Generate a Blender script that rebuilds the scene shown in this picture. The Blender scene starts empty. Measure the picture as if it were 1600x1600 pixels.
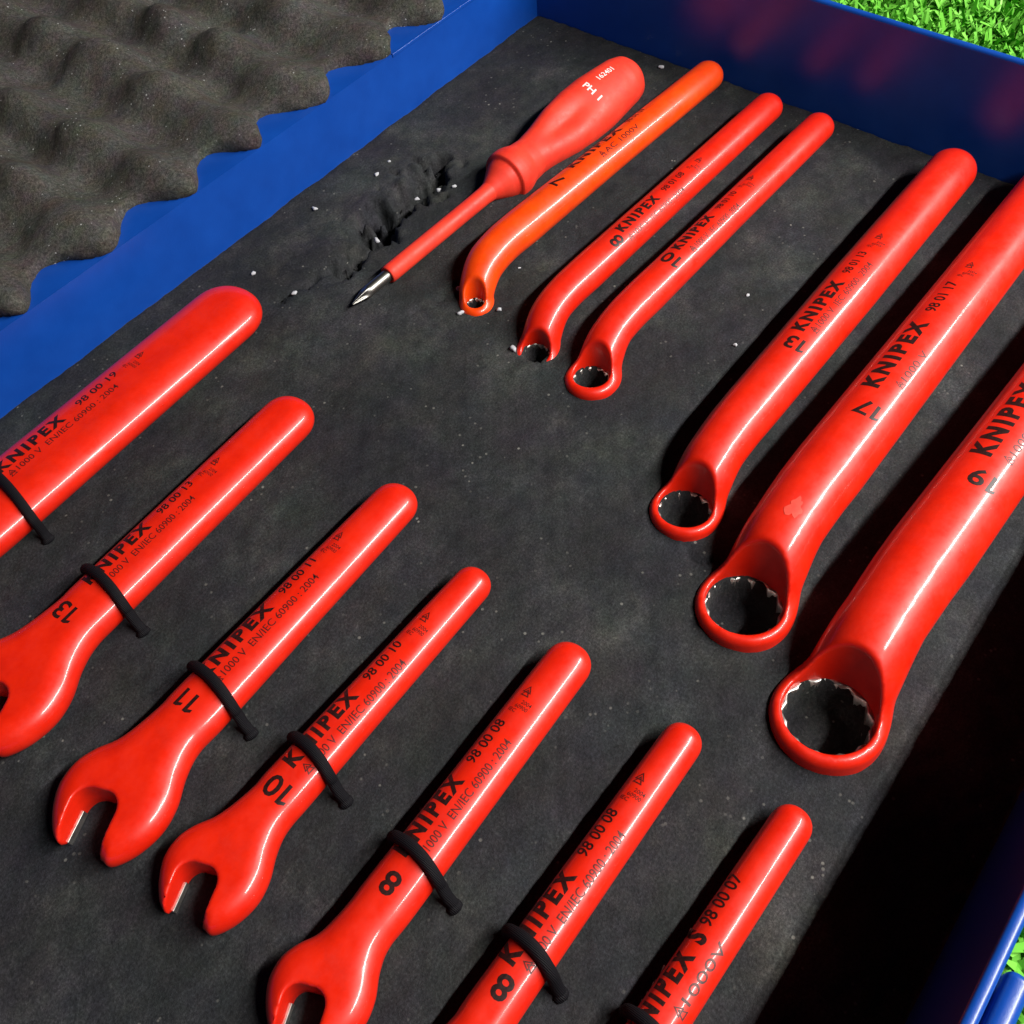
import bpy, bmesh, math, random
import numpy as np
from mathutils import Matrix, Vector

random.seed(7)
rng = np.random.default_rng(7)
MM = 0.001                      # all shapes are written in millimetres
scene = bpy.context.scene
COL = scene.collection

# ------------------------------------------------------------------ camera
CAM_H = 216.7
cam_data = bpy.data.cameras.new('camera')
cam = bpy.data.objects.new('camera', cam_data)
COL.objects.link(cam)
cam_data.sensor_width = 36.0
cam_data.lens = 1500.0 / 1600.0 * 36.0
cam_data.clip_start = 0.01
cam_data.clip_end = 50.0
cm = Matrix(((0.6160385, 0.6689923, -0.4158676),
             (-0.7856395, 0.4835016, -0.3860011),
             (-0.0571591, 0.5645135, 0.8234424))).to_4x4()
cm.translation = (0, 0, CAM_H * MM)
cam.matrix_world = cm
scene.camera = cam

# ------------------------------------------------------------------ world, lamps, exposure
world = bpy.data.worlds.new('World')
scene.world = world
world.use_nodes = True
bg = world.node_tree.nodes['Background']
bg.inputs[0].default_value = (0.75, 0.85, 1.0, 1)
bg.inputs[1].default_value = 0.006

def tube_lamp(name, loc, target, size, power, col):
    d = bpy.data.lights.new(name, 'AREA')
    d.shape = 'RECTANGLE'
    d.size, d.size_y = size[0] * MM, size[1] * MM
    d.energy = power
    d.color = col
    o = bpy.data.objects.new(name, d)
    COL.objects.link(o)
    p = Vector(loc) * MM
    z = (p - Vector(target) * MM).normalized()
    x = Vector((1, 0, 0))
    x = (x - z * x.dot(z)).normalized()
    y = z.cross(x)
    m = Matrix((x, y, z)).transposed().to_4x4()
    m.translation = p
    o.matrix_world = m
    return o

LX, LY, LZ = 575, -405, 635
tube_lamp('tube_lamp', (LX, LY - 9, LZ - 5.5), (LX, 90, 0), (990, 13), 10.2, (1.0, 0.97, 0.92))
tube_lamp('tube_lamp', (LX, LY + 9, LZ + 5.5), (LX, 90, 0), (990, 13), 10.2, (1.0, 0.97, 0.92))

scene.view_settings.view_transform = 'Standard'
scene.view_settings.look = 'None'
scene.view_settings.gamma = 1.0
scene.view_settings.use_curve_mapping = False
scene.view_settings.exposure = 0.0

# ------------------------------------------------------------------ helpers
def link(name, me, mat=None, parent=None, smooth=True):
    o = bpy.data.objects.new(name, me)
    COL.objects.link(o)
    if mat:
        me.materials.append(mat)
    if parent:
        o.parent = parent
    if smooth and len(me.polygons):
        me.polygons.foreach_set('use_smooth', np.ones(len(me.polygons), dtype=bool))
    me.update()
    return o

def mesh_np(name, V, F):
    """V in mm, F an (n,k) index array or list of tuples"""
    me = bpy.data.meshes.new(name)
    V = np.asarray(V, dtype=np.float64) * MM
    if isinstance(F, np.ndarray):
        n, k = F.shape
        me.vertices.add(len(V))
        me.vertices.foreach_set('co', V.astype(np.float32).ravel())
        me.loops.add(n * k)
        me.loops.foreach_set('vertex_index', F.astype(np.int32).ravel())
        me.polygons.add(n)
        me.polygons.foreach_set('loop_start', np.arange(0, n * k, k, dtype=np.int32))
        me.update(calc_edges=True)
    else:
        me.from_pydata(V.tolist(), [], F)
        me.update()
    return me

def tag(o, label, cat=None, group=None, kind=None):
    if label: o['label'] = label
    if cat: o['category'] = cat
    if group: o['group'] = group
    if kind: o['kind'] = kind
    return o

def thing(name, label, cat, loc=(0, 0, 0), rz=0.0, group=None):
    o = bpy.data.objects.new(name, None)
    o.empty_display_size = 0.01
    COL.objects.link(o)
    o.location = Vector(loc) * MM
    o.rotation_euler = (0, 0, rz)
    return tag(o, label, cat, group)

def box_bm(bm, lo, hi, bevel=0.0):
    r = bmesh.ops.create_cube(bm, size=1.0)
    vs = r['verts']
    for v in vs:
        v.co = Vector([((lo[i] + hi[i]) / 2 + v.co[i] * (hi[i] - lo[i])) * MM for i in range(3)])
    if bevel > 0:
        es = list({e for v in vs for e in v.link_edges})
        bmesh.ops.bevel(bm, geom=es, offset=bevel * MM, segments=3, profile=0.5, affect='EDGES')

def bm_obj(name, bm, mat, parent=None, smooth=False):
    me = bpy.data.meshes.new(name)
    bm.to_mesh(me)
    bm.free()
    o = link(name, me, mat, parent, smooth)
    return o

def tube_mesh(name, pts, rad, seg=12):
    P = np.asarray(pts, float)
    T = np.gradient(P, axis=0)
    T /= np.linalg.norm(T, axis=1)[:, None]
    ref = np.array([1.0, 0, 0]) if abs(T[len(T)//2][0]) < .8 else np.array([0, 1.0, 0])
    V = []
    for p, t in zip(P, T):
        a = np.cross(t, ref); a /= np.linalg.norm(a)
        b = np.cross(t, a)
        for k in range(seg):
            w = 2 * math.pi * k / seg
            V.append(p + rad * (a * math.cos(w) + b * math.sin(w)))
    F = []
    for i in range(len(P) - 1):
        for k in range(seg):
            k2 = (k + 1) % seg
            F.append((i * seg + k, i * seg + k2, (i + 1) * seg + k2, (i + 1) * seg + k))
    F.append(tuple(range(seg))[::-1])
    F.append(tuple((len(P) - 1) * seg + k for k in range(seg)))
    return mesh_np(name, V, F)

# ---- smooth surfaces from distance functions (surface nets, then projected exactly)
def surface_nets(f, lo, hi, h, it=3):
    lo = np.asarray(lo, float); hi = np.asarray(hi, float)
    n = np.ceil((hi - lo) / h).astype(int) + 1
    ax = [lo[i] + h * np.arange(n[i]) for i in range(3)]
    X, Y, Z = np.meshgrid(*ax, indexing='ij')
    D = f(X, Y, Z)
    S = D < 0
    cnt = np.zeros(n - 1); acc = np.zeros(tuple(n - 1) + (3,))
    corner = [(0,0,0),(1,0,0),(0,1,0),(1,1,0),(0,0,1),(1,0,1),(0,1,1),(1,1,1)]
    def sub(A, c):
        return A[c[0]:A.shape[0]-1+c[0], c[1]:A.shape[1]-1+c[1], c[2]:A.shape[2]-1+c[2]]
    for a in corner:
        for axis in range(3):
            if a[axis] == 0:
                b = list(a); b[axis] = 1
                da, db = sub(D, a), sub(D, tuple(b))
                m = (da < 0) != (db < 0)
                t = np.where(m, da / np.where(m, da - db, 1), 0)
                for k in range(3):
                    acc[..., k] += np.where(m, a[k] + (t if k == axis else 0), 0)
                cnt += m
    act = cnt > 0
    idx = -np.ones(act.shape, dtype=np.int64)
    idx[act] = np.arange(act.sum())
    ii = np.argwhere(act)
    V = lo + h * (ii + acc[act] / cnt[act][:, None])
    quads = []
    for axis in range(3):
        o1, o2 = (axis + 1) % 3, (axis + 2) % 3
        sl0 = [slice(None)] * 3; sl1 = [slice(None)] * 3
        sl0[axis] = slice(0, -1); sl1[axis] = slice(1, None)
        A, B = S[tuple(sl0)], S[tuple(sl1)]
        ch = A != B
        e = np.argwhere(ch)
        ok = (e[:, o1] > 0) & (e[:, o2] > 0) & (e[:, o1] < n[o1] - 1) & (e[:, o2] < n[o2] - 1)
        e = e[ok]
        inside = A[tuple(e.T)]
        def cell(d1, d2):
            c = e.copy(); c[:, o1] -= d1; c[:, o2] -= d2
            return idx[tuple(c.T)]
        q = np.stack([cell(1, 1), cell(0, 1), cell(0, 0), cell(1, 0)], 1)
        q[~inside] = q[~inside][:, ::-1]
        quads.append(q)
    F = np.concatenate(quads)
    eps = 0.05
    for _ in range(it):
        d = f(*V.T)
        g = np.stack([(f(V[:,0]+eps,V[:,1],V[:,2]) - f(V[:,0]-eps,V[:,1],V[:,2])),
                      (f(V[:,0],V[:,1]+eps,V[:,2]) - f(V[:,0],V[:,1]-eps,V[:,2])),
                      (f(V[:,0],V[:,1],V[:,2]+eps) - f(V[:,0],V[:,1],V[:,2]-eps))], 1) / (2 * eps)
        g2 = np.maximum((g * g).sum(1), 0.15)
        step = -(d / g2)[:, None] * g
        L = np.linalg.norm(step, axis=1)
        step *= np.minimum(1, 0.4 * h / np.maximum(L, 1e-9))[:, None]
        V = V + step
    return V, F

def smin(a, b, k):
    h = np.clip(0.5 + 0.5 * (b - a) / k, 0, 1)
    return b * (1 - h) + a * h - k * h * (1 - h)
def smax(a, b, k):
    return -smin(-a, -b, k)

def poly_sdf(P):
    P = np.asarray(P, float)
    A = P; B = np.roll(P, -1, axis=0)
    def f(x, y):
        sh = np.shape(x)
        x = np.ravel(x); y = np.ravel(y)
        d = np.full(x.shape, 1e18); ins = np.zeros(x.shape, bool)
        for a, b in zip(A, B):
            ex, ey = b - a
            wx, wy = x - a[0], y - a[1]
            t = np.clip((wx * ex + wy * ey) / (ex * ex + ey * ey), 0, 1)
            d = np.minimum(d, (wx - ex * t) ** 2 + (wy - ey * t) ** 2)
            c = (a[1] <= y) != (b[1] <= y)
            if ey != 0:
                ins ^= c & (x < a[0] + (y - a[1]) / ey * ex)
        d = np.sqrt(d)
        return np.where(ins, -d, d).reshape(sh)
    return f

def catmull(P, n=8, closed=False):
    P = np.asarray(P, float)
    out = []
    N = len(P)
    rngi = range(N if closed else N - 1)
    for i in rngi:
        p0 = P[(i - 1) % N] if closed or i > 0 else 2 * P[0] - P[1]
        p1 = P[i]; p2 = P[(i + 1) % N]
        p3 = P[(i + 2) % N] if closed or i + 2 < N else 2 * P[-1] - P[-2]
        for k in range(n):
            t = k / n
            out.append(0.5 * ((2 * p1) + (-p0 + p2) * t + (2*p0 - 5*p1 + 4*p2 - p3) * t*t + (-p0 + 3*p1 - 3*p2 + p3) * t**3))
    if not closed: out.append(P[-1])
    return np.array(out)

# ------------------------------------------------------------------ materials
def nt(name):
    m = bpy.data.materials.new(name)
    m.use_nodes = True
    t = m.node_tree
    return m, t, t.nodes['Principled BSDF']
def N(t, typ, **kw):
    n = t.nodes.new(typ)
    for k, v in kw.items():
        setattr(n, k, v)
    return n
def noise(t, scale, detail=4, rough=0.6, coord='Object'):
    tc = N(t, 'ShaderNodeTexCoord')
    n = N(t, 'ShaderNodeTexNoise')
    n.inputs['Scale'].default_value = scale
    n.inputs['Detail'].default_value = detail
    n.inputs['Roughness'].default_value = rough
    t.links.new(tc.outputs[coord], n.inputs['Vector'])
    return n
def ramp(t, src, stops):
    r = N(t, 'ShaderNodeValToRGB')
    el = r.color_ramp.elements
    while len(el) < len(stops): el.new(0.5)
    for e, (p, c) in zip(el, stops):
        e.position = p
        e.color = c if len(c) == 4 else (*c, 1)
    t.links.new(src, r.inputs[0])
    return r
def bump(t, bsdf, src, dist, strength=1.0, prev=None):
    b = N(t, 'ShaderNodeBump')
    b.inputs['Strength'].default_value = strength
    b.inputs['Distance'].default_value = dist
    t.links.new(src, b.inputs['Height'])
    if prev: t.links.new(prev.outputs[0], b.inputs['Normal'])
    t.links.new(b.outputs[0], bsdf.inputs['Normal'])
    return b
def mixc(t, fac, a, b, mode='MIX'):
    m = N(t, 'ShaderNodeMix', data_type='RGBA', blend_type=mode)
    for s, v in ((0, fac), (6, a), (7, b)):
        if hasattr(v, 'is_output'): t.links.new(v, m.inputs[s])
        else: m.inputs[s].default_value = v if s == 0 else (*v, 1)
    return m.outputs[2]

def coat_mat(name, col, dark, rough=0.37, coat=0.36):
    m, t, b = nt(name)
    n = noise(t, 120, 5, 0.65)
    r = ramp(t, n.outputs[0], [(0.3, dark), (0.62, col)])
    n2 = noise(t, 900, 2, 0.5)
    c = mixc(t, 0.10, r.outputs[0], n2.outputs[0], 'OVERLAY')
    gr = noise(t, 42, 6, 0.72)              # handling grime
    gm = ramp(t, gr.outputs[0], [(0.52, (0, 0, 0)), (0.74, (0.42, 0.42, 0.42))])
    c = mixc(t, gm.outputs[0], c, (col[0] * .5, col[1] * .55, col[2] * .8))
    t.links.new(c, b.inputs['Base Color'])
    n3 = noise(t, 150, 6, 0.75)
    rr = ramp(t, n3.outputs[0], [(0.3, (rough - .08,) * 3), (0.75, (rough + .22,) * 3)])
    t.links.new(rr.outputs[0], b.inputs['Roughness'])
    b.inputs['Coat Weight'].default_value = coat
    b.inputs['Coat Roughness'].default_value = 0.13
    b.inputs['Specular IOR Level'].default_value = 0.45
    n4 = noise(t, 70, 2, 0.5)
    b1 = bump(t, b, n4.outputs[0], 0.0005, 0.12)
    bump(t, b, n2.outputs[0], 0.00004, 0.15, b1)
    t.links.new(b1.outputs[0], b.inputs['Coat Normal'])
    return m
RED = coat_mat('red_dipped_vinyl', (0.76, 0.017, 0.003), (0.66, 0.011, 0.002))
ORANGE = coat_mat('orange_dipped_vinyl', (0.86, 0.066, 0.002), (0.80, 0.044, 0.001))
SOFT = coat_mat('soft_red_grip', (0.80, 0.045, 0.020), (0.72, 0.030, 0.014), 0.5, 0.0)

SCUFF = coat_mat('scuffed_vinyl', (0.80, 0.075, 0.045), (0.55, 0.03, 0.02), 0.6, 0.0)

def simple(name, col, rough, metal=0.0, spec=0.5):
    m, t, b = nt(name)
    b.inputs['Base Color'].default_value = (*col, 1)
    b.inputs['Roughness'].default_value = rough
    b.inputs['Metallic'].default_value = metal
    b.inputs['Specular IOR Level'].default_value = spec
    return m, t, b
INK, t, b = simple('black_print', (0.012, 0.006, 0.006), 0.45)
n = noise(t, 1800, 3, 0.7)
t.links.new(ramp(t, n.outputs[0], [(0.35, (0.006, 0.003, 0.003)), (0.75, (0.05, 0.008, 0.006))]).outputs[0], b.inputs['Base Color'])
FINEINK, t, b = simple('worn_fine_print', (0.05, 0.008, 0.006), 0.5)
n = noise(t, 1500, 3, 0.7)
t.links.new(ramp(t, n.outputs[0], [(0.35, (0.02, 0.005, 0.005)), (0.75, (0.22, 0.012, 0.006))]).outputs[0], b.inputs['Base Color'])
WHITEINK, t, b = simple('white_print', (0.85, 0.72, 0.70), 0.5)
STEEL, t, b = simple('chrome_steel', (0.72, 0.70, 0.66), 0.42, 1.0)
n = noise(t, 500, 3, 0.6)
t.links.new(ramp(t, n.outputs[0], [(0.3, (0.45, 0.43, 0.40)), (0.7, (0.85, 0.83, 0.78))]).outputs[0], b.inputs['Base Color'])
DARKSTEEL, t, b = simple('driver_blade_steel', (0.30, 0.29, 0.27), 0.38, 1.0)
CORD, t, b = simple('black_elastic', (0.0045, 0.004, 0.006), 0.7, 0.0, 0.18)
tc = N(t, 'ShaderNodeTexCoord')
w = N(t, 'ShaderNodeTexWave')
w.inputs['Scale'].default_value = 900; w.inputs['Distortion'].default_value = 3
t.links.new(tc.outputs['Object'], w.inputs['Vector'])
bump(t, b, w.outputs[0], 0.0002, 0.6)

# blue case plastic
BLUE, t, b = simple('blue_case_plastic', (0.006, 0.075, 0.42), 0.34)
n = noise(t, 60, 5, 0.6)
t.links.new(ramp(t, n.outputs[0], [(0.3, (0.003, 0.050, 0.31)), (0.7, (0.005, 0.066, 0.38))]).outputs[0], b.inputs['Base Color'])
n2 = noise(t, 1600, 3, 0.6)
bump(t, b, n2.outputs[0], 0.00006, 0.5)
b.inputs['Coat Weight'].default_value = 0.22
b.inputs['Coat Roughness'].default_value = 0.22

# dark foam
FOAM, t, b = simple('dark_grey_foam', (0.035, 0.035, 0.037), 0.85, 0.0, 0.25)
n1 = noise(t, 24, 8, 0.72)
n2 = noise(t, 110, 6, 0.75)
n3 = noise(t, 1500, 3, 0.8)
c1 = ramp(t, n1.outputs[0], [(0.30, (0.012, 0.012, 0.015)), (0.52, (0.025, 0.026, 0.028)), (0.76, (0.066, 0.068, 0.064))])
c2 = ramp(t, n2.outputs[0], [(0.30, (0.45, 0.45, 0.48)), (0.62, (1, 1, 1)), (0.80, (1.55, 1.55, 1.45))])
c = mixc(t, 0.8, c1.outputs[0], c2.outputs[0], 'MULTIPLY')
c3 = ramp(t, n3.outputs[0], [(0.32, (0.3, 0.3, 0.32)), (0.53, (1, 1, 1)), (0.70, (2.0, 2.0, 2.0))])
c = mixc(t, 0.75, c, c3.outputs[0], 'MULTIPLY')
nc = noise(t, 55, 4, 0.7)
tint = mixc(t, 0.30, c, nc.outputs['Color'], 'SOFT_LIGHT')
vo = N(t, 'ShaderNodeTexVoronoi')
tc = N(t, 'ShaderNodeTexCoord')
vo.inputs['Scale'].default_value = 330
t.links.new(tc.outputs['Object'], vo.inputs['Vector'])
dust_sparkle = ramp(t, vo.outputs['Distance'], [(0.0, (1, 1, 1)), (0.09, (1, 1, 1)), (0.16, (0, 0, 0))])
nm = noise(t, 45, 4, 0.7)
msk = ramp(t, nm.outputs[0], [(0.50, (0, 0, 0)), (0.68, (0.6, 0.6, 0.6))])
mm = N(t, 'ShaderNodeMath', operation='MULTIPLY')
t.links.new(dust_sparkle.outputs[0], mm.inputs[0]); t.links.new(msk.outputs[0], mm.inputs[1])
cc = mixc(t, mm.outputs[0], tint, (0.30, 0.29, 0.26))
t.links.new(cc, b.inputs['Base Color'])
b1 = bump(t, b, n2.outputs[0], 0.0012, 0.35)
bump(t, b, n3.outputs[0], 0.0003, 0.6, b1)

EGG, t, b = simple('open_cell_grey_foam', (0.06, 0.06, 0.06), 0.95, 0.0, 0.15)
n1 = noise(t, 45, 5, 0.7)
n3 = noise(t, 1000, 4, 0.95)
c1 = ramp(t, n1.outputs[0], [(0.3, (0.070, 0.063, 0.058)), (0.7, (0.112, 0.107, 0.096))])
c3 = ramp(t, n3.outputs[0], [(0.34, (0.22, 0.22, 0.23)), (0.52, (0.95, 0.95, 0.95)), (0.68, (2.1, 2.1, 2.1))])
c = mixc(t, 0.85, c1.outputs[0], c3.outputs[0], 'MULTIPLY')
nc = noise(t, 130, 3, 0.7)
c = mixc(t, 0.35, c, nc.outputs['Color'], 'SOFT_LIGHT')
vo = N(t, 'ShaderNodeTexVoronoi')
tc = N(t, 'ShaderNodeTexCoord')
vo.inputs['Scale'].default_value = 420
t.links.new(tc.outputs['Object'], vo.inputs['Vector'])
dust_sparkle = ramp(t, vo.outputs['Distance'], [(0.0, (1, 1, 1)), (0.09, (1, 1, 1)), (0.13, (0, 0, 0))])  # the foam's white sparkle, put into its colour as pale specks
nm = noise(t, 90, 3, 0.6)
msk = ramp(t, nm.outputs[0], [(0.50, (0, 0, 0)), (0.57, (1, 1, 1))])
mm = N(t, 'ShaderNodeMath', operation='MULTIPLY')
t.links.new(dust_sparkle.outputs[0], mm.inputs[0]); t.links.new(msk.outputs[0], mm.inputs[1])
c = mixc(t, mm.outputs[0], c, (0.55, 0.55, 0.55))
t.links.new(c, b.inputs['Base Color'])
n2 = noise(t, 320, 5, 0.8)
b1 = bump(t, b, n2.outputs[0], 0.0012, 0.12)
bump(t, b, n3.outputs[0], 0.0008, 1.0, b1)

CRUMB, t, b = simple('white_foam_crumb', (0.46, 0.46, 0.49), 0.8)

TURF, t, b = simple('turf_backing', (0.09, 0.32, 0.03), 0.9)
BLADE, t, b = simple('turf_blade', (0.08, 0.30, 0.03), 0.75, 0.0, 0.25)
at = N(t, 'ShaderNodeAttribute', attribute_name='tone')
r = ramp(t, at.outputs['Fac'], [(0.0, (0.045, 0.22, 0.010)), (0.5, (0.13, 0.46, 0.035)), (0.85, (0.22, 0.62, 0.08)), (1.0, (0.42, 0.80, 0.22))])
t.links.new(r.outputs[0], b.inputs['Base Color'])

# ------------------------------------------------------------------ the ground: artificial turf
GZ = -46.0
CX0, CX1 = -112.0, 317.3         # inside of the case along x
CY0, CY1 = -36.5, 251.0          # inside of the case along y
WT = 2.6                         # wall thickness
HW = 40.0                        # wall height above the foam
HB = 24.3                        # height of the hinge side
me = mesh_np('ground', [(-2500, -2500, GZ), (2500, -2500, GZ), (2500, 2500, GZ), (-2500, 2500, GZ)], [(0, 1, 2, 3)])
tag(link('ground', me, TURF), 'green artificial turf ground under the case', kind='structure')

def turf():
    n = 210000
    # a band of blades round the case; nothing under the case or its lid
    x = rng.uniform(-260, 800, n); y = rng.uniform(-330, 480, n)
    keep = ~((x > CX0 - 4) & (x < CX1 + 5) & (y > CY0 - 4))
    x, y = x[keep], y[keep]
    n = len(x)
    L = rng.uniform(9, 16, n); W = rng.uniform(1.5, 2.9, n)
    az = rng.uniform(0, 2 * math.pi, n); lean = rng.uniform(0.25, 1.15, n)
    curl = rng.normal(0, 0.7, n)
    ca, sa = np.cos(az), np.sin(az)
    base = np.stack([x, y, np.full(n, GZ)], 1)
    d1 = np.stack([ca * np.sin(lean * .5), sa * np.sin(lean * .5), np.cos(lean * .5)], 1)
    l2 = np.minimum(lean * 1.5, 1.7)
    d2 = np.stack([ca * np.sin(l2), sa * np.sin(l2), np.cos(l2)], 1)
    p0 = base; p1 = base + d1 * (L * .55)[:, None]; p2 = p1 + d2 * (L * .45)[:, None]
    az2 = az + math.pi / 2
    s0 = np.stack([np.cos(az2), np.sin(az2), np.zeros(n)], 1)
    s1 = np.stack([np.cos(az2 + curl), np.sin(az2 + curl), np.zeros(n)], 1)
    w = (W * .5)[:, None]
    V = np.stack([p0 - s0 * w, p0 + s0 * w, p1 - s0 * w, p1 + s0 * w, p2 - s1 * w * .55, p2 + s1 * w * .55], 1).reshape(-1, 3)
    i = np.arange(n)[:, None] * 6
    F = np.concatenate([i + np.array([[0, 1, 3, 2]]), i + np.array([[2, 3, 5, 4]])])
    me = mesh_np('artificial_grass', V, F)
    tone = np.repeat(np.clip(rng.normal(0.52, 0.17, n), 0, 1), 6).astype(np.float32)
    a = me.attributes.new('tone', 'FLOAT', 'POINT')
    a.data.foreach_set('value', tone)
    o = link('artificial_grass', me, BLADE)
    tag(o, 'short curly green blades of artificial turf round the case', 'grass', kind='stuff')
turf()

# ------------------------------------------------------------------ the case
case = thing('tool_case', 'open blue plastic tool case holding red insulated wrenches', 'tool case',
             ((CX0 + CX1) / 2, (CY0 + CY1) / 2, GZ))
def to_case(o):
    o.parent = case
    o.matrix_parent_inverse = Matrix.Translation(-case.location)
    return o

def wall(name, lo, hi, bev=1.2):
    bm = bmesh.new()
    box_bm(bm, lo, hi, bev)
    o = bm_obj(name, bm, BLUE, smooth=bev > 0)
    if bev > 0:
        m = o.modifiers.new('wn', 'WEIGHTED_NORMAL'); m.keep_sharp = True
    return to_case(o)
BZ = GZ + 6
wall('bottom_panel', (CX0 - 1, CY0 - 1, BZ), (CX1 + 1, CY1 + 1, BZ + 3), 0.5)
wall('front_wall', (CX0 - WT, CY0 - WT, BZ), (CX1 + WT - .3, CY0, HW), 1.0)
wall('end_wall', (CX1, CY0 - WT + .3, BZ + .3), (CX1 + WT, CY1 + WT - .3, HW - .2))
wall('end_wall', (CX0 - WT + .2, CY0 - WT + .3, BZ + .3), (CX0, CY1 + WT - .3, HW - .2))
wall('back_wall', (CX0 - WT + .5, CY1, BZ + .2), (CX1 + WT - .5, CY1 + WT, HB), 0.0)
# outer rim lip under the top edge
wall('rim_lip', (CX0 - WT - .6, CY0 - WT - .7, HW - 17), (CX1 + WT + .6, CY0 - WT + .4, HW - 13), 0.3)
wall('rim_lip', (CX1 + WT - .4, CY0 - WT - 1, HW - 7), (CX1 + WT + 1.3, CY1 + WT - 1, HW - 3.2), 0.5)
# latch on the front
bm = bmesh.new()
box_bm(bm, (5, CY0 - WT - 5.2, 12), (67, CY0 - WT - 0.9, HW - 1.6), 1.6)
latch = to_case(bm_obj('latch', bm, BLUE, smooth=True))
latch.modifiers.new('wn', 'WEIGHTED_NORMAL')
bm = bmesh.new()
box_bm(bm, (9, CY0 - WT - 6.2, 16), (63, CY0 - WT - 4.9, 21), .5)
g = bm_obj('finger_ridge', bm, BLUE, latch)
# raised hinge edge seen as a bright line
wall('hinge_strip', (231, CY1 - 0.35, HB - .9), (CX1 - 8, CY1 + 0.6, HB + .35), 0.2)

# lid, folded back flat behind the hinge
LY0, LY1 = CY1 + WT + .2, CY1 + WT + 292
LZ0 = HB - 44
wall('lid_panel', (CX0 - WT, LY0, LZ0), (CX1 + WT, LY1, LZ0 + 2.6), .8)
wall('lid_wall', (CX0 - WT + .4, LY0 + .2, LZ0 + .3), (CX1 + WT - .4, LY0 + WT, HB - .5), .06)
wall('lid_rim', (CX0 + .3, LY0 + WT - .3, HB - 3.2), (CX1 - .3, LY0 + 15, HB - .9), .0)
wall('lid_wall', (CX0 - WT + .4, LY1 - WT, LZ0 + .3), (CX1 + WT - .4, LY1 - .2, HB), .6)
wall('lid_wall', (CX0 - WT + .2, LY0 + .5, LZ0 + .2), (CX0, LY1 - .5, HB - .2), .6)
wall('lid_wall', (CX1, LY0 + .5, LZ0 + .2), (CX1 + WT - .2, LY1 - .5, HB - .2), .6)

# egg-crate foam in the lid
def fbm(x, y, seed, s, oct=4):
    r = np.random.default_rng(seed)
    v = np.zeros_like(x); a = 1.0
    for k in range(oct):
        for j in range(5):
            th = r.uniform(0, 2 * math.pi); ph = r.uniform(0, 2 * math.pi); q = r.uniform(.7, 1.3) / s * 2 * math.pi
            v += a * np.sin(q * (x * math.cos(th) + y * math.sin(th)) + ph) / 5 ** .5
        a *= .55; s *= .48
    return v

def egg_foam():
    px, py = 31.6, 34.0
    xs = np.arange(CX0 + 1, CX1 - 1, 1.1)
    rows = np.concatenate([np.linspace(-16, 0, 14, endpoint=False), np.arange(0, 282, 1.1)])
    X, Vv = np.meshgrid(xs, rows, indexing='ij')
    wx = X + 1.8 * fbm(X, Vv, 3, 80, 2); wy = np.maximum(Vv, 0) + 1.8 * fbm(X, Vv, 4, 70, 2)
    lobe = 0.5 + 0.5 * np.cos(2 * math.pi * (wx - 70) / px)
    cy = np.cos(2 * math.pi * (wy - 3) / py)
    h = 3.9 * (2 * lobe - 1) + 2.4 * cy * (0.45 + 0.55 * lobe)
    h = h + 0.12 * fbm(X, Vv, 5, 9, 4)
    edge = np.exp(-np.maximum(Vv, 0) / 9.0)
    Y = CY1 + 14.5 + np.maximum(Vv, 0) - edge * (14.2 * lobe ** 1.15 + 0.6 * fbm(X, Vv, 8, 14, 3))
    Z = HB + 3.2 + h * (1 - 0.6 * edge)
    sk = np.minimum(Vv, 0)                      # skirt: the cut front face
    z0 = Z.copy()
    Z = np.where(Vv < 0, z0 + sk * 1.0, Z)
    Y = np.where(Vv < 0, Y - 0.9 * np.sin(np.clip(-sk / 8, 0, 1) * math.pi) + np.maximum(-sk - 4, 0) * .55, Y)
    nx, ny = X.shape
    V = np.stack([X, Y, Z], -1).reshape(-1, 3)
    i = np.arange(nx * ny).reshape(nx, ny)
    F = np.stack([i[:-1, :-1], i[1:, :-1], i[1:, 1:], i[:-1, 1:]], -1).reshape(-1, 4)
    # closed underside
    rim = np.concatenate([i[:, 0], i[-1, 1:], i[::-1, -1][1:], i[0, ::-1][1:-1]])
    nb = len(V)
    low = V[rim].copy(); low[:, 2] = LZ0 + 3.0
    low[:, 1] = np.maximum(low[:, 1], LY0 + 15.5)
    V = np.concatenate([V, low])
    k = np.arange(len(rim))
    F2 = np.stack([rim, nb + k, nb + np.roll(k, -1), np.roll(rim, -1)], 1)
    me = mesh_np('egg_crate_foam', V, np.concatenate([F, F2[:, ::-1]]))
    o = link('egg_crate_foam', me, EGG)
    tag(o, 'grey egg-crate foam pad lining the opened lid', 'foam pad')
egg_foam()

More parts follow.
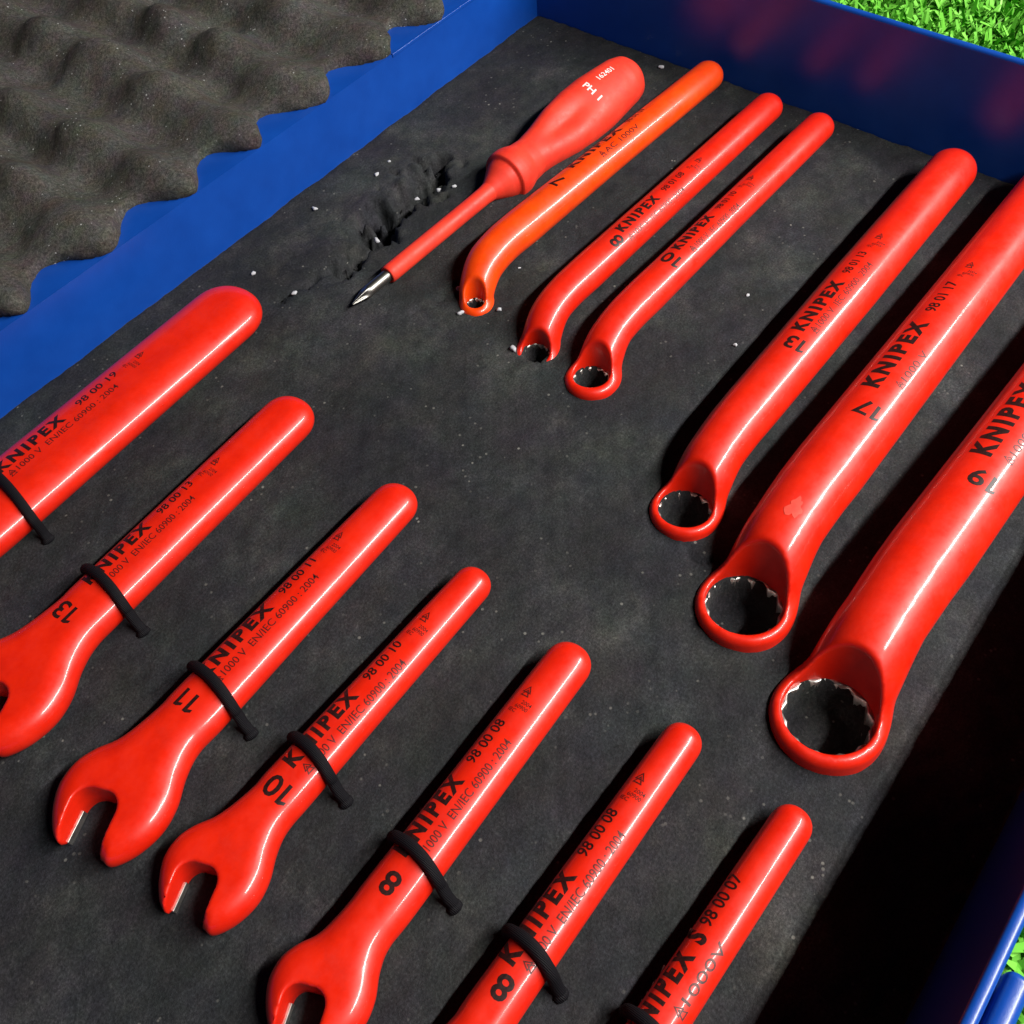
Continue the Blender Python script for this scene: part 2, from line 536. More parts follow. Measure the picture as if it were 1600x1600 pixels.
# ------------------------------------------------------------------ foam insert that carries the tools
RINGS = []       # filled below: (x, y, radius, depth) small wells under ring heads
def foam_insert():
    step = 1.15
    xs = np.arange(CX0 - .2, CX1 + .25, step); ys = np.linspace(CY0 - .2, CY1 + .2, int((CY1 - CY0) / step))
    X, Y = np.meshgrid(xs, ys, indexing='ij')
    Z = 0.16 * fbm(X, Y, 11, 30, 5) + 0.10 * fbm(X, Y, 12, 5, 3)
    # torn gouge beside the screwdriver
    def trench(x0, y0, x1, y1, w, depth, seed):
        nonlocal Z
        L = math.hypot(x1 - x0, y1 - y0)
        ux, uy = (x1 - x0) / L, (y1 - y0) / L
        t = (X - x0) * ux + (Y - y0) * uy
        s = -(X - x0) * uy + (Y - y0) * ux + 1.6 * fbm(X, Y, seed, 16, 4)
        ww = w * (0.75 + 0.35 * fbm(X, Y, seed + 1, 18, 3))
        m = np.clip(1 - np.abs(s) / np.maximum(ww, .6), 0, 1) ** .7 * np.clip((t + 4) / 8, 0, 1) * np.clip((L + 4 - t) / 8, 0, 1)
        Z -= depth * m * (0.8 + 0.35 * fbm(X, Y, seed + 2, 8, 3))
    trench(199, 215.5, 218, 218.5, 8.0, 16, 21)
    trench(170, 214.5, 205, 218, 10.0, 14, 31)
    trench(150, 208, 182, 213, 5.0, 6.0, 41)
    trench(130, 216, 154, 211, 3.4, 3.2, 51)
    trench(140, 226, 190, 232, 1.4, 1.0, 66)
    trench(150, 176, 168, 172, 1.6, 1.2, 61)
    # lifted flap
    d = np.hypot((X - 204) / 9, (Y - 223) / 5)
    Z += 2.0 * np.exp(-d * d) * (0.8 + .4 * fbm(X, Y, 71, 9, 3))
    for (cx, cy, r, dep) in RINGS:
        d = np.hypot(X - cx, Y - cy)
        Z -= dep * np.clip((r - d) / 1.5, 0, 1)
    # knife nick
    th = np.degrees(np.arctan2(Y - 53.5, X - 130.5)); d = np.abs(np.hypot(X - 130.5, Y - 53.5) - 4.6)
    Z -= 1.4 * np.clip(1 - d / .9, 0, 1) * (np.abs(np.abs(th) - 180) < 75)
    # a slightly rounded, hand-cut edge along the back
    e = np.clip((Y - (CY1 - 2.2)) / 2.2, 0, 1)
    Z -= e * e * 0.9
    nx, ny = X.shape
    V = np.stack([X, Y, Z], -1).reshape(-1, 3)
    i = np.arange(nx * ny).reshape(nx, ny)
    F = np.stack([i[:-1, :-1], i[1:, :-1], i[1:, 1:], i[:-1, 1:]], -1).reshape(-1, 4)
    rim = np.concatenate([i[:, 0], i[-1, 1:], i[::-1, -1][1:], i[0, ::-1][1:-1]])
    nb = len(V)
    low = V[rim].copy(); low[:, 2] = BZ + 2.6
    V = np.concatenate([V, low])
    k = np.arange(len(rim))
    F2 = np.stack([rim, nb + k, nb + np.roll(k, -1), np.roll(rim, -1)], 1)
    me = mesh_np('foam_insert', V, np.concatenate([F, F2[:, ::-1]]))
    tag(link('foam_insert', me, FOAM), 'flat dark grey foam insert under the wrenches, torn near the screwdriver', 'foam insert')

# ------------------------------------------------------------------ lettering laid on a surface
def text_mesh(body, cap, bold=0.0, xs=1.0, space=1.0):
    cu = bpy.data.curves.new('lettering', 'FONT')
    cu.body = body
    cu.size = 1.0
    cu.space_character = space
    cu.offset = bold
    cu.resolution_u = 3
    o = bpy.data.objects.new('lettering', cu)
    COL.objects.link(o)
    dg = bpy.context.evaluated_depsgraph_get()
    me = bpy.data.meshes.new_from_object(o.evaluated_get(dg))
    bpy.data.objects.remove(o)
    bpy.data.curves.remove(cu)
    n = len(me.vertices)
    co = np.empty(n * 3, np.float32); me.vertices.foreach_get('co', co)
    co = co.reshape(-1, 3) * (cap / 0.69)
    co[:, 0] *= xs
    me.vertices.foreach_set('co', co.ravel())
    return me, co

def number_mesh(body, cap, bold):
    """figures with a flagged one"""
    bm = bmesh.new()
    x = 0.0
    for ch in body:
        if ch == '1':
            w, t = cap * .20, cap
            a = [bm.verts.new(p) for p in ((x + cap * .26, 0, 0), (x + cap * .26 + w, 0, 0), (x + cap * .26 + w, t, 0), (x + cap * .26, t, 0))]
            bm.faces.new(a)
            q = [bm.verts.new(p) for p in ((x + cap * .02, t * .70, 0), (x + cap * .258, t * .80, 0), (x + cap * .258, t, 0), (x + cap * .02, t * .86, 0))]
            bm.faces.new(q)
            x += cap * .66
        else:
            me, co = text_mesh(ch, cap, bold, 1.1)
            x0 = float(co[:, 0].min())
            for v in me.vertices: v.co.x += x - x0
            bm.from_mesh(me)
            bpy.data.meshes.remove(me)
            x += float(co[:, 0].max()) - x0 + cap * .2
    me = bpy.data.meshes.new('lettering')
    bm.to_mesh(me); bm.free()
    co = np.array([v.co[:] for v in me.vertices])
    return me, co

def triangle_sign(s):
    """open double triangle, the mark for live working"""
    bm = bmesh.new()
    def tri(cx, cy, r, th):
        P = [(cx + r * math.cos(a), cy + r * math.sin(a)) for a in (math.pi / 2, math.pi * 7 / 6, math.pi * 11 / 6)]
        Q = [(cx + (r - th) * math.cos(a), cy + (r - th) * math.sin(a)) for a in (math.pi / 2, math.pi * 7 / 6, math.pi * 11 / 6)]
        a = [bm.verts.new((*p, 0)) for p in P]; b = [bm.verts.new((*q, 0)) for q in Q]
        for k in range(3):
            bm.faces.new((a[k], a[(k + 1) % 3], b[(k + 1) % 3], b[k]))
    tri(s * .5, s * .62, s * .55, s * .22)
    tri(s * .5, s * .22, s * .55, s * .22)
    me = bpy.data.meshes.new('lettering')
    bm.to_mesh(me); bm.free()
    return me, None

def lay(name, me, f, org, rd, ud, ztop, mat, parent, lift=0.05, wrap=None):
    """org: local start of the baseline, rd: reading direction, ud: up direction (2-D); projected down on f=0"""
    bm = bmesh.new()
    bm.from_mesh(me)
    bpy.data.meshes.remove(me)
    for v in bm.verts:
        x = org[0] + rd[0] * v.co.x + ud[0] * v.co.y
        y = org[1] + rd[1] * v.co.x + ud[1] * v.co.y
        if wrap:      # arc length round the handle
            r, yc = wrap
            b0 = math.asin(max(-.95, min(.95, (org[1] - yc) / r)))
            th = max(-1.35, min(1.35, b0 + (y - org[1]) / r))
            y = yc + r * math.sin(th)
        v.co = (x, y, 0)
    ys = [v.co.y for v in bm.verts]
    y = math.floor(min(ys) / .5) * .5
    while y < max(ys):
        bmesh.ops.bisect_plane(bm, geom=bm.verts[:] + bm.edges[:] + bm.faces[:], plane_co=(0, y, 0), plane_no=(0, 1, 0), dist=1e-5)
        y += .5
    n = len(bm.verts)
    P = np.array([v.co[:] for v in bm.verts])
    z = np.full(n, float(ztop))
    for _ in range(60):
        z -= 0.8 * f(P[:, 0], P[:, 1], z)
    for v, zz in zip(bm.verts, z):
        v.co = Vector((v.co.x, v.co.y, zz + lift)) * MM
    bmesh.ops.recalc_face_normals(bm, faces=bm.faces[:])
    for fc in bm.faces:
        fc.normal_update()
        if fc.normal.z < 0: fc.normal_flip()
        fc.smooth = True
    return bm_obj(name, bm, mat, parent, True)

def print_text(f, ztop, parent, body, start, end, base, cap, bold=0.0, mat=INK, name='lettering', wrap=None, space=1.0):
    """along the handle, filling start..end"""
    me, co = text_mesh(body, cap, bold, 1.0, space)
    w = co[:, 0].max() - co[:, 0].min()
    k = (end - start) / w
    for v in me.vertices:
        v.co.x = (v.co.x - float(co[:, 0].min())) * k
    return lay(name, me, f, (start, base), (1, 0), (0, 1), ztop, mat, parent, wrap=wrap)

def print_across(f, ztop, parent, body, x, yc, cap, bold=0.02, mat=INK, name='size_number', flip=False, wscale=1.0, wrap=None):
    me, co = text_mesh(body, cap, bold, wscale) if flip else number_mesh(body, cap, bold)
    w = co[:, 0].max() + co[:, 0].min()
    if not flip:     # reads towards +y, feet towards the tip
        return lay(name, me, f, (x + cap / 2, yc - w / 2), (0, 1), (-1, 0), ztop, mat, parent, wrap=wrap)
    return lay(name, me, f, (x - cap / 2, yc + w / 2), (0, -1), (1, 0), ztop, mat, parent)

def marks(f, ztop, parent, k0, xe, base, code, dig=None, bcap=3.7, line2=True, scale=1.0, brand='KNIPEX', sub='1000 V  EN/IEC 60900 : 2004', n0=None, n1=None, l2=None, logo=True, dx=None, dy=-.9, wrap=None):
    print_text(f, ztop, parent, brand, k0, xe, base, bcap, 0.052, INK, 'brand_lettering', wrap, 1.35)
    n0 = xe + 4.0 * scale if n0 is None else n0
    n1 = n0 + 12.2 * scale if n1 is None else n1
    print_text(f, ztop, parent, code, n0, n1, base + .6, bcap * .68, 0.012, INK, 'code_lettering', wrap)
    if line2:
        a, b_, by = l2 if l2 else (k0 + 1.0, n1 - 3.2, base - 3.6 * scale)
        lay('voltage_sign', triangle_sign(2.3 * scale)[0], f, (a, by - .2), (1, 0), (0, 1), ztop, FINEINK, parent, wrap=wrap)
        print_text(f, ztop, parent, sub, a + 3.0 * scale, b_, by, 2.05 * scale, 0.004, FINEINK, 'standard_lettering', wrap)
    if logo:
        for q, (s, w) in enumerate((('IEC', 3.0), ('60900', 3.6), ('2004', 2.6))):
            me, co = text_mesh(s, .95, 0.006)
            lay('approval_lettering', me, f, (n1 + 3.0 + q * 1.35, base + 2.4 - q * .9), (0, -1), (1, 0), ztop, FINEINK, parent, wrap=wrap)
        lay('approval_sign', triangle_sign(2.4)[0], f, (n1 + 7.8, base + 2.2), (0, -1), (1, 0), ztop, FINEINK, parent, wrap=wrap)
    if dig:
        print_across(f, ztop, parent, dig, dx, base + dy, 4.9 * scale, 0.022, wrap=wrap)

# ------------------------------------------------------------------ open-end wrenches
def open_wrench(tip, ang, at, an, H, xs, s, label, code, xe, base, dig, dx, brand='KNIPEX', bl=22.0, cord_x=None, cord_l=3, cord_r=6, mat=RED, vox=0.62, **kw):
    zc = H - 0.7
    L = -xs
    # outline, x grows towards the handle tip (tip at 0), slot bottom at xs
    capl = at * 1.05
    cap = [(-capl + capl * math.cos(q) ** .9 if math.cos(q) > 0 else -capl, at * math.copysign(abs(math.sin(q)) ** .95, math.sin(q))) for q in np.linspace(-math.pi / 2, math.pi / 2, 21)]
    j = xs + 20 * s
    left = [(-capl, at), (-capl * .5 + j * .5, (at + an) / 2), (j + 6, an), (j - 1.0, an * .985), (xs + 9 * s, max(9.3 * s, an + .6)), (xs + 3 * s, 12.3 * s), (xs - 2 * s, 13.6 * s),
            (xs - 7.5 * s, 12.6 * s), (xs - 12 * s, 9.4 * s), (xs - 15.4 * s, 5.2 * s), (xs - 16.4 * s, 2.2 * s)]
    right = [(xs - 13.0 * s, -9.0 * s), (xs - 12.6 * s, -11.6 * s), (xs - 7.5 * s, -14.2 * s), (xs - 1 * s, -15.0 * s), (xs + 5.0 * s, -13.4 * s), (xs + 11 * s, -min(-(-9.9 * s), 99)),
             (xs + 17 * s, -max(7.9 * s, an * .97)), (j + 6, -an), (-capl * .5 + j * .5, -(at + an) / 2), (-capl, -at)]
    P = np.concatenate([catmull(left, 6), catmull(right, 6), np.array(cap[1:-1])])
    d2 = poly_sdf(P)
    a = math.radians(22)
    ux, uy = -math.cos(a), -math.sin(a)
    cx, cy = xs - 9.4 * s, -1.3 * s
    w = 5.2 * s
    def slot2(x, y):
        t = (x - cx) * ux + (y - cy) * uy            # outwards
        v = -(x - cx) * uy + (y - cy) * ux
        rc = 3.6 * s
        # box from t=-7s to +40
        qx = np.abs(t - 16.5 * s) - 23.5 * s + rc
        qy = np.abs(v) - w + rc
        return np.hypot(np.maximum(qx, 0), np.maximum(qy, 0)) + np.minimum(np.maximum(qx, qy), 0) - rc
    R = 6.4 if at > 6.4 else at * 0.98
    if at > 10: R = 9.0
    def f(x, y, z):
        d = d2(x, y)
        u = np.maximum(R + d, 0) * (H / R)
        b = np.sqrt(u * u + z * z + 1e-9) - H
        sl = slot2(x, y) - np.clip(z + 1.0, 0, 9) * 0.10
        return smax(b, -sl, 0.25)
    lo = (xs - 19 * s, -17 * s - 2, -H - 1.5); hi = (1.5, 15.5 * s + 2, H + 1.5)
    lo = (lo[0], min(lo[1], -an - 2), lo[2]); hi = (hi[0], max(hi[1], an + 2), hi[2])
    # 2-D distance is cached on the grid columns to stay fast
    V, F = surface_nets(f, lo, hi, vox)
    root = thing('open_end_wrench', label, 'wrench', (tip[0], tip[1], zc), math.radians(ang), 'open-end wrenches in the foam insert')
    link('insulation', mesh_np('insulation', V, F), mat, root)
    # bare steel jaw faces
    for sd in (-1, 1):
        bm = bmesh.new()
        box_bm(bm, (-3.2 * s, -0.9, -H + .7), (4.2 * s, 0.35, -1.6), .12)
        o = bm_obj('jaw_face', bm, STEEL, root)
        # local frame of the slot side
        nx, ny = -uy * -sd, ux * -sd          # towards the slot centre
        m = Matrix(((ux, nx, 0, 0), (uy, ny, 0, 0), (0, 0, 1, 0), (0, 0, 0, 1)))
        # side wall position
        vx, vy = -uy * w * sd, ux * w * sd
        m.translation = Vector(((cx + vx), (cy + vy), 0)) * MM
        o.matrix_local = m
    ft = f
    marks(ft, H + 2, root, xe - bl, xe, base, code, dig, brand=brand, dx=dx, **kw)
    if cord_x is not None:
        aw = an + (at - an) * (1 - abs(cord_x) / abs(j)) * .5
        cr = 1.4
        pts = []
        pts.append((aw + cord_l * .5, -zc - 5)); pts.append((aw + cord_l * .45, -zc + 0.5))
        for q in np.linspace(10, 170, 22):
            qq = math.radians(q)
            pts.append(((aw + cr * .8) * math.cos(qq), (H + cr * .75) * math.sin(qq)))
        pts.append((-aw - cord_r * .52, -zc + 2.2)); pts.append((-aw - cord_r * .82, -zc - .2)); pts.append((-aw - cord_r * .9, -zc - 5))
        pts = catmull(pts, 4)
        sk = 0.12
        path = [(cord_x + .2 + sk * y + 1.5 * math.cos(min(1.0, abs(y) / (aw + 3)) * math.pi / 2), y, z + zc) for y, z in pts]
        o = link('elastic_cord', tube_mesh('elastic_cord', path, cr, 12), CORD)
        o.location = Vector((tip[0], tip[1], 0)) * MM
        o.rotation_euler = (0, 0, math.radians(ang))
        bm = bmesh.new()
        bmesh.ops.create_icosphere(bm, subdivisions=2, radius=1.0)
        ky = -aw - cord_r * .85
        for v in bm.verts:
            k = 1 + .14 * math.sin(5 * v.co.x + 3 * v.co.z) + random.uniform(-.05, .05)
            v.co = Vector((cord_x + .2 + sk * ky + v.co.x * k * 1.9, ky + v.co.y * k * 1.6, .35 + v.co.z * k * 1.35)) * MM
        bm_obj('knot', bm, CORD, o, True)
        return o

def cordtag(o, what):
    tag(o, 'black elastic cord looped over ' + what, 'elastic cord', 'elastic cords holding the open-end wrenches')

c = open_wrench((124.5, 221.3), 2.51, 12.3, 13.2, 5.6, -140, 1.45, 'thickest red open-end wrench, marked 98 00 19, next to the blue hinge wall', '98 00 19', -70.3, 3.4, '19', -112, bl=23.5, cord_x=-97, cord_r=4, vox=0.75, n0=-65, n1=-50)
cordtag(c, 'the thickest open-end wrench beside the blue hinge wall')
c = open_wrench((102.0, 173.7), 3.18, 8.2, 8.5, 5.0, -107.5, 1.10, 'red open-end wrench numbered 13, between the thickest one and the 11', '98 00 13', -57.2, 2.0, '13', -87.6, bl=21.6, cord_x=-77.5)
cordtag(c, 'the wrench lying next to the thickest open-end wrench')
c = open_wrench((96.6, 127.6), 1.58, 6.7, 8.0, 4.7, -103, 1.0, 'red open-end wrench numbered 11 with an open jaw', '98 00 11', -49.2, 1.9, '11', -79.3, bl=24.2, cord_x=-73.8)
cordtag(c, 'the wrench with the larger fully visible open jaw')
c = open_wrench((88.3, 94.2), 0.04, 5.1, 6.5, 4.4, -92, 0.85, 'red open-end wrench numbered 10, its number beside a bare K', '98 00 10', -45.3, 0.6, '10', -72.8, cord_x=-63.4)
cordtag(c, 'a wrench between its letters K and N')
c = open_wrench((85.7, 61.5), 1.58, 5.9, 6.5, 4.5, -92.4, 0.78, 'red open-end wrench numbered 8 with a visible jaw, next to the 10', '98 00 08', -43.3, 1.5, '8', -69.8, bl=20.6, cord_x=-63.3)
cordtag(c, 'the wrench numbered 8 that lies next to the 10')
c = open_wrench((84.4, 28.9), -0.01, 4.8, 5.5, 4.3, -94, 0.76, 'slim red open-end wrench numbered 8, beside the one marked 98 00 07', '98 00 08', -43.4, 1.2, '8', -69.6, cord_x=-61.8, cord_r=4)
cordtag(c, 'the slim wrench numbered 8 beside the S 98 00 07')
c = open_wrench((82.6, -0.1), -1.61, 4.6, 5.2, 4.3, -88, 0.72, 'red open-end wrench marked S 98 00 07, closest to the shaded front wall', '98 00 07', -35.4, 1.4, '7', -67, brand='KNIPEX S',
                bl=24.0, cord_x=-57.5, cord_r=4, n0=-33.7, n1=-21.1, l2=(-51.2, -34.5, -2.9), sub='1000V', logo=False)
cordtag(c, 'the wrench marked S 98 00 07')

# ------------------------------------------------------------------ offset ring wrenches
def ring_wrench(O, ang, noff, zc, xt, r0, r1, Rh, Ro, hh, xb, tilt, label, code, k0, xe, base, dig, dx, mat=RED, vox=0.7, neck=1.0, scuff=None, **kw):
    """local frame: origin under the ring centre (z = 0 is the ring centre height), x towards the handle tip"""
    zo = O[2]
    N3 = np.array([tilt[0], tilt[1], 1.0]); N3 /= np.linalg.norm(N3)
    zh = zc - zo
    # centre line of shank and handle (coarse for the grid, fine for the final surface)
    def centre(nsub):
        line = catmull([(Rh * .55, 0.12 * noff, 0.12 * zh), (Rh * 1.05, noff * .36, zh * .50), (Rh + xb * .45, noff * .78, zh * .87), (Rh + xb, noff * .97, zh * .985), (Rh + xb + 14, noff, zh), (xt * .6, noff, zh), (xt - r1 * 1.0, noff, zh)], nsub)
        xl = line[:, 0]
        rad = np.interp(xl, [0, Rh, Rh + xb * .6, Rh + xb + 12, xt * .55, xt], [Ro * .88 * neck, (r0 + Ro * .9) * .48 * neck, r0 * .95, r0, r1 * 1.02, r1 * .97])
        return [(line[k], line[k + 1], rad[k], rad[k + 1]) for k in range(len(line) - 1)]
    segs_c, segs_f = centre(5), centre(15)
    wv = 0.87
    def shank(x, y, z):
        d = np.full(np.shape(x), 1e9)
        for a, b, ra, rb in (segs_c if np.ndim(x) == 3 else segs_f):
            e = b - a
            T = np.clip(((x - a[0]) * e[0] + (y - a[1]) * e[1] + (z - a[2]) * e[2]) / (e @ e), 0, 1)
            q = np.sqrt((x - a[0] - e[0] * T) ** 2 + (y - a[1] - e[1] * T) ** 2 + ((z - a[2] - e[2] * T) / wv) ** 2 + 1e-12)
            d = np.minimum(d, q - (ra + (rb - ra) * T))
        return d
    def f(x, y, z):
        hgt = x * N3[0] + y * N3[1] + z * N3[2]
        rho = np.sqrt(np.maximum(x * x + y * y + z * z - hgt * hgt, 0) + 1e-12)
        rr = min(2.6, (Ro - Rh) * .62 + 0.6)
        qx = rho - Ro + rr; qy = np.abs(hgt) - hh + rr
        ring = np.hypot(np.maximum(qx, 0), np.maximum(qy, 0)) + np.minimum(np.maximum(qx, qy), 0) - rr
        b = smin(ring, shank(x, y, z), min(4.2, Ro * .34))
        hole = rho - Rh - np.clip(hgt - hh * .6, 0, 30) * 0.05
        return smax(b, -hole, 1.0)
    lo = (-Ro - 2, min(-Ro, noff - r0) - 3, -hh - 4.5); hi = (xt + 2.5, max(Ro, noff + r0) + 3, max(zh + r0, hh + 3) + 3)
    V, F = surface_nets(f, lo, hi, vox)
    root = thing('ring_wrench', label, 'wrench', (O[0], O[1], zo), math.radians(ang), 'offset ring wrenches in the foam insert')
    link('insulation', mesh_np('insulation', V, F), mat, root)
    # twelve-point steel socket
    n = 96
    th = np.arange(n) / n * 2 * math.pi
    zig = np.abs(((th * 12 / (2 * math.pi)) % 1) - .5) * 2
    rin = Rh * (0.895 + 0.085 * zig)
    rout = np.full(n, Rh + 0.5)
    top, bot = hh - min(1.9, .2 * Rh + .55), -hh + 0.8
    a3 = np.cross(N3, [0, 1, 0]); a3 /= np.linalg.norm(a3); b3 = np.cross(N3, a3)
    ringv = []
    for rr_, h_ in ((rout, bot), (rout, top), (rin + .35, top), (rin, top - .35), (rin, bot)):
        ringv.append((np.cos(th) * rr_)[:, None] * a3 + (np.sin(th) * rr_)[:, None] * b3 + N3 * h_)
    Vv = np.concatenate(ringv)
    k = np.arange(n); k2 = (k + 1) % n
    Fq = np.concatenate([np.stack([s_ * n + k, s_ * n + k2, ((s_ + 1) % 5) * n + k2, ((s_ + 1) % 5) * n + k], 1) for s_ in range(5)])
    link('socket_ring', mesh_np('socket_ring', Vv, Fq), STEEL, root, smooth=False)
    def ft(x, y, z):
        return shank(x, y + noff, z)
    # lettering is laid relative to the handle's own centre line
    sub_root = root
    def g(x, y, z):
        return shank(x, y, z)
    if 'l2' in kw: kw['l2'] = (kw['l2'][0], kw['l2'][1], kw['l2'][2] + noff)
    marks(g, zh + r0 + 2, sub_root, k0, xe, base + noff, code, dig, dx=dx, wrap=((r0 + r1) / 2, noff), **kw)
    if scuff:
        bm = bmesh.new()
        ring_v = []
        for q in range(26):
            w_ = 2 * math.pi * q / 26
            rr_ = 2.3 * (1 + .22 * math.sin(3 * w_ + 1) + .13 * math.sin(7 * w_) + random.uniform(-.09, .09))
            ring_v.append(bm.verts.new((rr_ * 1.25 * math.cos(w_), rr_ * .8 * math.sin(w_), 0)))
        bm.faces.new(ring_v)
        bmesh.ops.triangulate(bm, faces=bm.faces[:])
        me = bpy.data.meshes.new('scuff'); bm.to_mesh(me); bm.free()
        lay('scuff_mark', me, f, scuff, (1, 0), (0, 1), zh + r0 + 2, SCUFF, root, 0.07)
    RINGS.append((O[0], O[1], Rh * .95, 9.0))
    return root

def rw(xy, top, hh, ang, noff, zc, xt, r0, r1, Rh, Ro, xb, tilt, label, code, k0, xe, base, dig, dx, **kw):
    return ring_wrench((xy[0], xy[1], top - hh), ang, noff, zc, xt, r0, r1, Rh, Ro, hh, xb, tilt, label, code, k0, xe, base, dig, dx, **kw)
rw((166.5, 161.0), 1.3, 5.0, -2.7, 7.0, 7.0, 145.5, 6.9, 6.1, 3.0, 5.5, 17, (0.03, 0.05),
   'orange ring wrench numbered 7, lying against the screwdriver handle', '98 01 07', 60.2, 88.4, 1.5, '7', 51.5, mat=ORANGE, vox=0.55, dy=-.3,
   n0=92.8, n1=103, l2=(71.6, 93.1, -2.6), sub='AC 1000V', logo=False)
rw((161.4, 132.7), 0.3, 5.0, -1.63, 4.4, 6.6, 145.3, 6.2, 5.7, 4.2, 7.2, 15, (-0.13, -0.05),
   'thin red ring wrench numbered 8, its ring half sunk in the foam', '98 01 08', 48.5, 69.7, -1.3, '8', 44.3, vox=0.58, dy=-.6, n0=73.4, n1=84.9, l2=(48.5, 79.6, -4.6), sub='1000 V  IEC 60900  2004', bcap=3.2)
rw((161.3, 111.6), 2.0, 5.4, -1.48, 4.2, 6.8, 144.3, 6.4, 5.7, 5.5, 8.4, 16, (0.09, 0.12),
   'red ring wrench numbered 10, between the thin 8 and the 13', '98 01 10', 51.1, 71.6, 0.4, '10', 46.3, vox=0.6, dy=-.3, n0=75.4, n1=86.1, l2=(53.6, 81.4, -3.4), sub='1000 V  IEC 60900  2004', bcap=3.3)
rw((136.7, 63.2), 2.3, 6.0, -0.67, 2.5, 7.9, 172.1, 8.0, 8.2, 7.2, 9.6, 18, (0.09, 0.12),
   'red ring wrench numbered 13, between the 10 and the 17', '98 01 13', 63.3, 88.1, 0.7, '13', 58.0, vox=0.68, dy=-.7, n0=92.1, n1=103.5, l2=(64.9, 99.9, -2.6), sub='1000 V  IEC 60900  2004', bcap=3.8)
B17 = rw((120.2, 35.4), 2.8, 6.8, -1.37, 3.1, 10.4, 197.2, 9.7, 9.0, 9.6, 12.2, 22, (0.09, 0.12),
   'thick red ring wrench numbered 17 with a scuff above its ring', '98 01 17', 68.6, 99.2, 1.6, '17', 60.6, vox=0.75, dy=-1.7, n0=104.2, n1=119.2, l2=(72.5, 88.5, -3.7), sub='1000 V', bcap=4.6, scale=1.05, scuff=(22.6, 2.5))
rw((105.9, 4.9), 3.4, 7.2, -2.9, 3.0, 11.2, 209.8, 10.2, 9.4, 10.4, 13.3, 26, (0.09, 0.12),
   'thickest red ring wrench, numbered 19, nearest the shaded front wall', '98 01 19', 76.8, 107.5, 1.6, '19', 69.2, vox=0.78, dy=-2.2, n0=112, n1=127, l2=(77.9, 94, -3.7), sub='1000 V', bcap=5.0, scale=1.1)

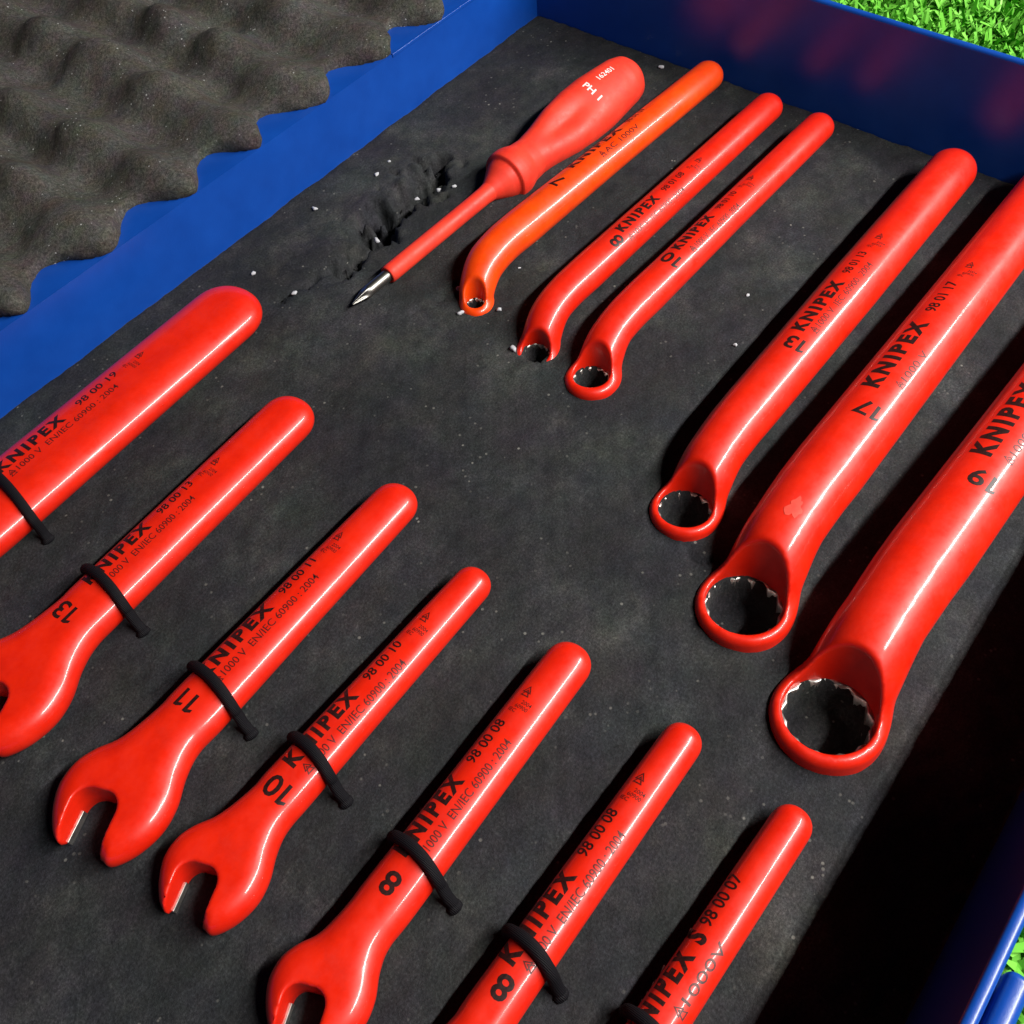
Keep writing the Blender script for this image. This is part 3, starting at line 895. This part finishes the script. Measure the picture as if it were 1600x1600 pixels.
# ------------------------------------------------------------------ screwdriver
def screwdriver():
    root = thing('screwdriver', 'red insulated screwdriver marked PH 1 with a bare cross tip', 'screwdriver', (158.4, 192.0, 2.6), math.radians(-1.3))
    tilt = math.radians(0.5)
    prof = np.array([(50, 3.7), (52, 4.2), (55, 6.0), (58, 8.2), (60.0, 9.3), (60.6, 9.4), (61.0, 11.2), (62, 11.6), (65, 11.6), (67, 11.0), (70, 9.8), (75, 9.2), (82, 10.3), (92, 13.0), (102, 14.3), (112, 14.3),
                     (122, 13.3), (130, 12.4), (134.5, 11.0), (136.6, 8.9), (137.3, 6), (137.5, 0.05)])
    prof[:, 0] = 50 + (prof[:, 0] - 50) * .995; prof[:, 1] = np.maximum(prof[:, 1] * .80, .05)
    XE = prof[-1, 0] + .1
    def f(x, y, z):
        r = np.hypot(y, z)
        phi = np.arctan2(z, y)
        R = np.interp(x, prof[:, 0], prof[:, 1])
        wgt = np.clip((x - 74) / 18, 0, 1) * np.clip((136 - x) / 10, 0, 1)
        R = R * (1 - 0.045 * wgt * (1 - np.cos(3 * (phi - math.radians(62))))) 
        # thumb scallop on the upper flank
        dx = (x - 93) / 13.5; dp = (np.mod(phi - math.radians(113) + math.pi, 2 * math.pi) - math.pi) / 0.62
        R = R - 3.3 * np.exp(-(dx * dx + dp * dp))
        d = (r - R) * 0.72
        d = np.maximum(d, np.maximum(50 - x, x - XE))
        return d
    def rot(V):
        V = np.asarray(V, float)
        c, s_ = math.cos(tilt), math.sin(tilt)
        return np.stack([V[:, 0] * c - V[:, 2] * s_, V[:, 1], V[:, 0] * s_ + V[:, 2] * c], 1)
    V, F = surface_nets(f, (48, -18, -18), (140, 18, 18), 0.6)
    link('grip', mesh_np('grip', rot(V), F), SOFT, root)
    # lettering on the grip
    def lay_rot(o):
        n = len(o.data.vertices)
        co = np.empty(n * 3, np.float32); o.data.vertices.foreach_get('co', co)
        V = rot(co.reshape(-1, 3))
        o.data.vertices.foreach_set('co', V.astype(np.float32).ravel())
    lay_rot(print_across(f, 20, root, 'PH 1', 109.0, -2.6, 2.6, 0.02, WHITEINK, 'type_lettering', True, 1.1))
    lay_rot(print_text(f, 20, root, '162401', 115, 124, -1.6, 2.0, 0.01, WHITEINK, 'serial_lettering'))
    # sleeve on the blade, hollow end
    def lathe(name, prof, mat, seg=32):
        th = np.arange(seg) / seg * 2 * math.pi
        V = np.concatenate([np.stack([np.full(seg, x), r * np.cos(th), r * np.sin(th)], 1) for x, r in prof])
        k = np.arange(seg); k2 = (k + 1) % seg
        F = np.concatenate([np.stack([i * seg + k, (i + 1) * seg + k, (i + 1) * seg + k2, i * seg + k2], 1) for i in range(len(prof) - 1)])
        return link(name, mesh_np(name, rot(V), F), mat, root)
    lathe('blade_sleeve', [(1.2, 1.9), (0, 2.2), (0, 2.7), (0.25, 3.0), (2, 3.05), (20, 3.05), (40, 3.05), (49, 3.1), (53, 3.5)], SOFT)
    lathe('blade', [(4, 2.0), (-4, 2.0), (-8.5, 2.0), (-9, 1.98)], DARKSTEEL)
    # cross tip: four flutes cut in a cone
    n = 48
    th = np.arange(n) / n * 2 * math.pi
    rows = []
    for x in np.linspace(-8.8, -16.4, 14):
        u = (-8.8 - x) / 7.6
        Rr = 2.0 * (1 - max(0, u - .18) / .82 * .83)
        fl = np.clip((np.abs(np.sin(2 * th)) - .25) / .75, 0, 1) ** .8
        dep = min(1, u * 2.2) * .55
        r = Rr * (1 - dep * fl)
        rows.append(np.stack([np.full(n, x), r * np.cos(th + .3), r * np.sin(th + .3)], 1))
    rows.append(np.stack([np.full(n, -16.6), 0.02 * np.cos(th), 0.02 * np.sin(th)], 1))
    V = np.concatenate(rows)
    k = np.arange(n); k2 = (k + 1) % n
    F = np.concatenate([np.stack([i * n + k, i * n + k2, (i + 1) * n + k2, (i + 1) * n + k], 1) for i in range(len(rows) - 1)])
    link('cross_tip', mesh_np('cross_tip', rot(V), F), DARKSTEEL, root)
screwdriver()

foam_insert()

# ------------------------------------------------------------------ white crumbs on the foam
CR = [(134.9, 232.7, 1.2), (171.1, 239.3, 1.3), (197.9, 233.8, 1.2), (206.3, 235.4, .9), (197.9, 214.7, 1.2), (206.1, 211.4, 1.4), (208.6, 205.7, 1.1), (171.0, 209.0, 1.5), (136.1, 214.1, 1.2),
      (168.8, 170.3, 1.5), (160.4, 162.7, 1.4), (168.7, 153.3, 1.3), (157.8, 139.0, 1.6), (311.5, 185.0, 1.5), (308.5, 200.6, 1.4), (187.9, 160.0, .7), (219.0, 92.2, .9), (197.9, 84.3, 1.1)]
for i, (x, y, s) in enumerate(CR):
    bm = bmesh.new()
    bmesh.ops.create_icosphere(bm, subdivisions=2, radius=1.0)
    for v in bm.verts:
        k = 1 + .38 * math.sin(3.1 * v.co.x + i) * math.cos(2.7 * v.co.y + 2 * i) + random.uniform(-.16, .16)
        v.co = Vector((v.co.x * k * s * .8, v.co.y * k * s * .55, v.co.z * k * s * .45)) * MM
    o = bm_obj('foam_crumb', bm, CRUMB, None, True)
    o.location = Vector((x, y, .25 * s - (2.5 if 190 < x < 207 and 210 < y < 216 else 0))) * MM
    o.rotation_euler = (0, 0, random.uniform(0, 6))
    tag(o, 'tiny white crumb lying on the dark foam insert', 'crumb', 'white crumbs on the foam')
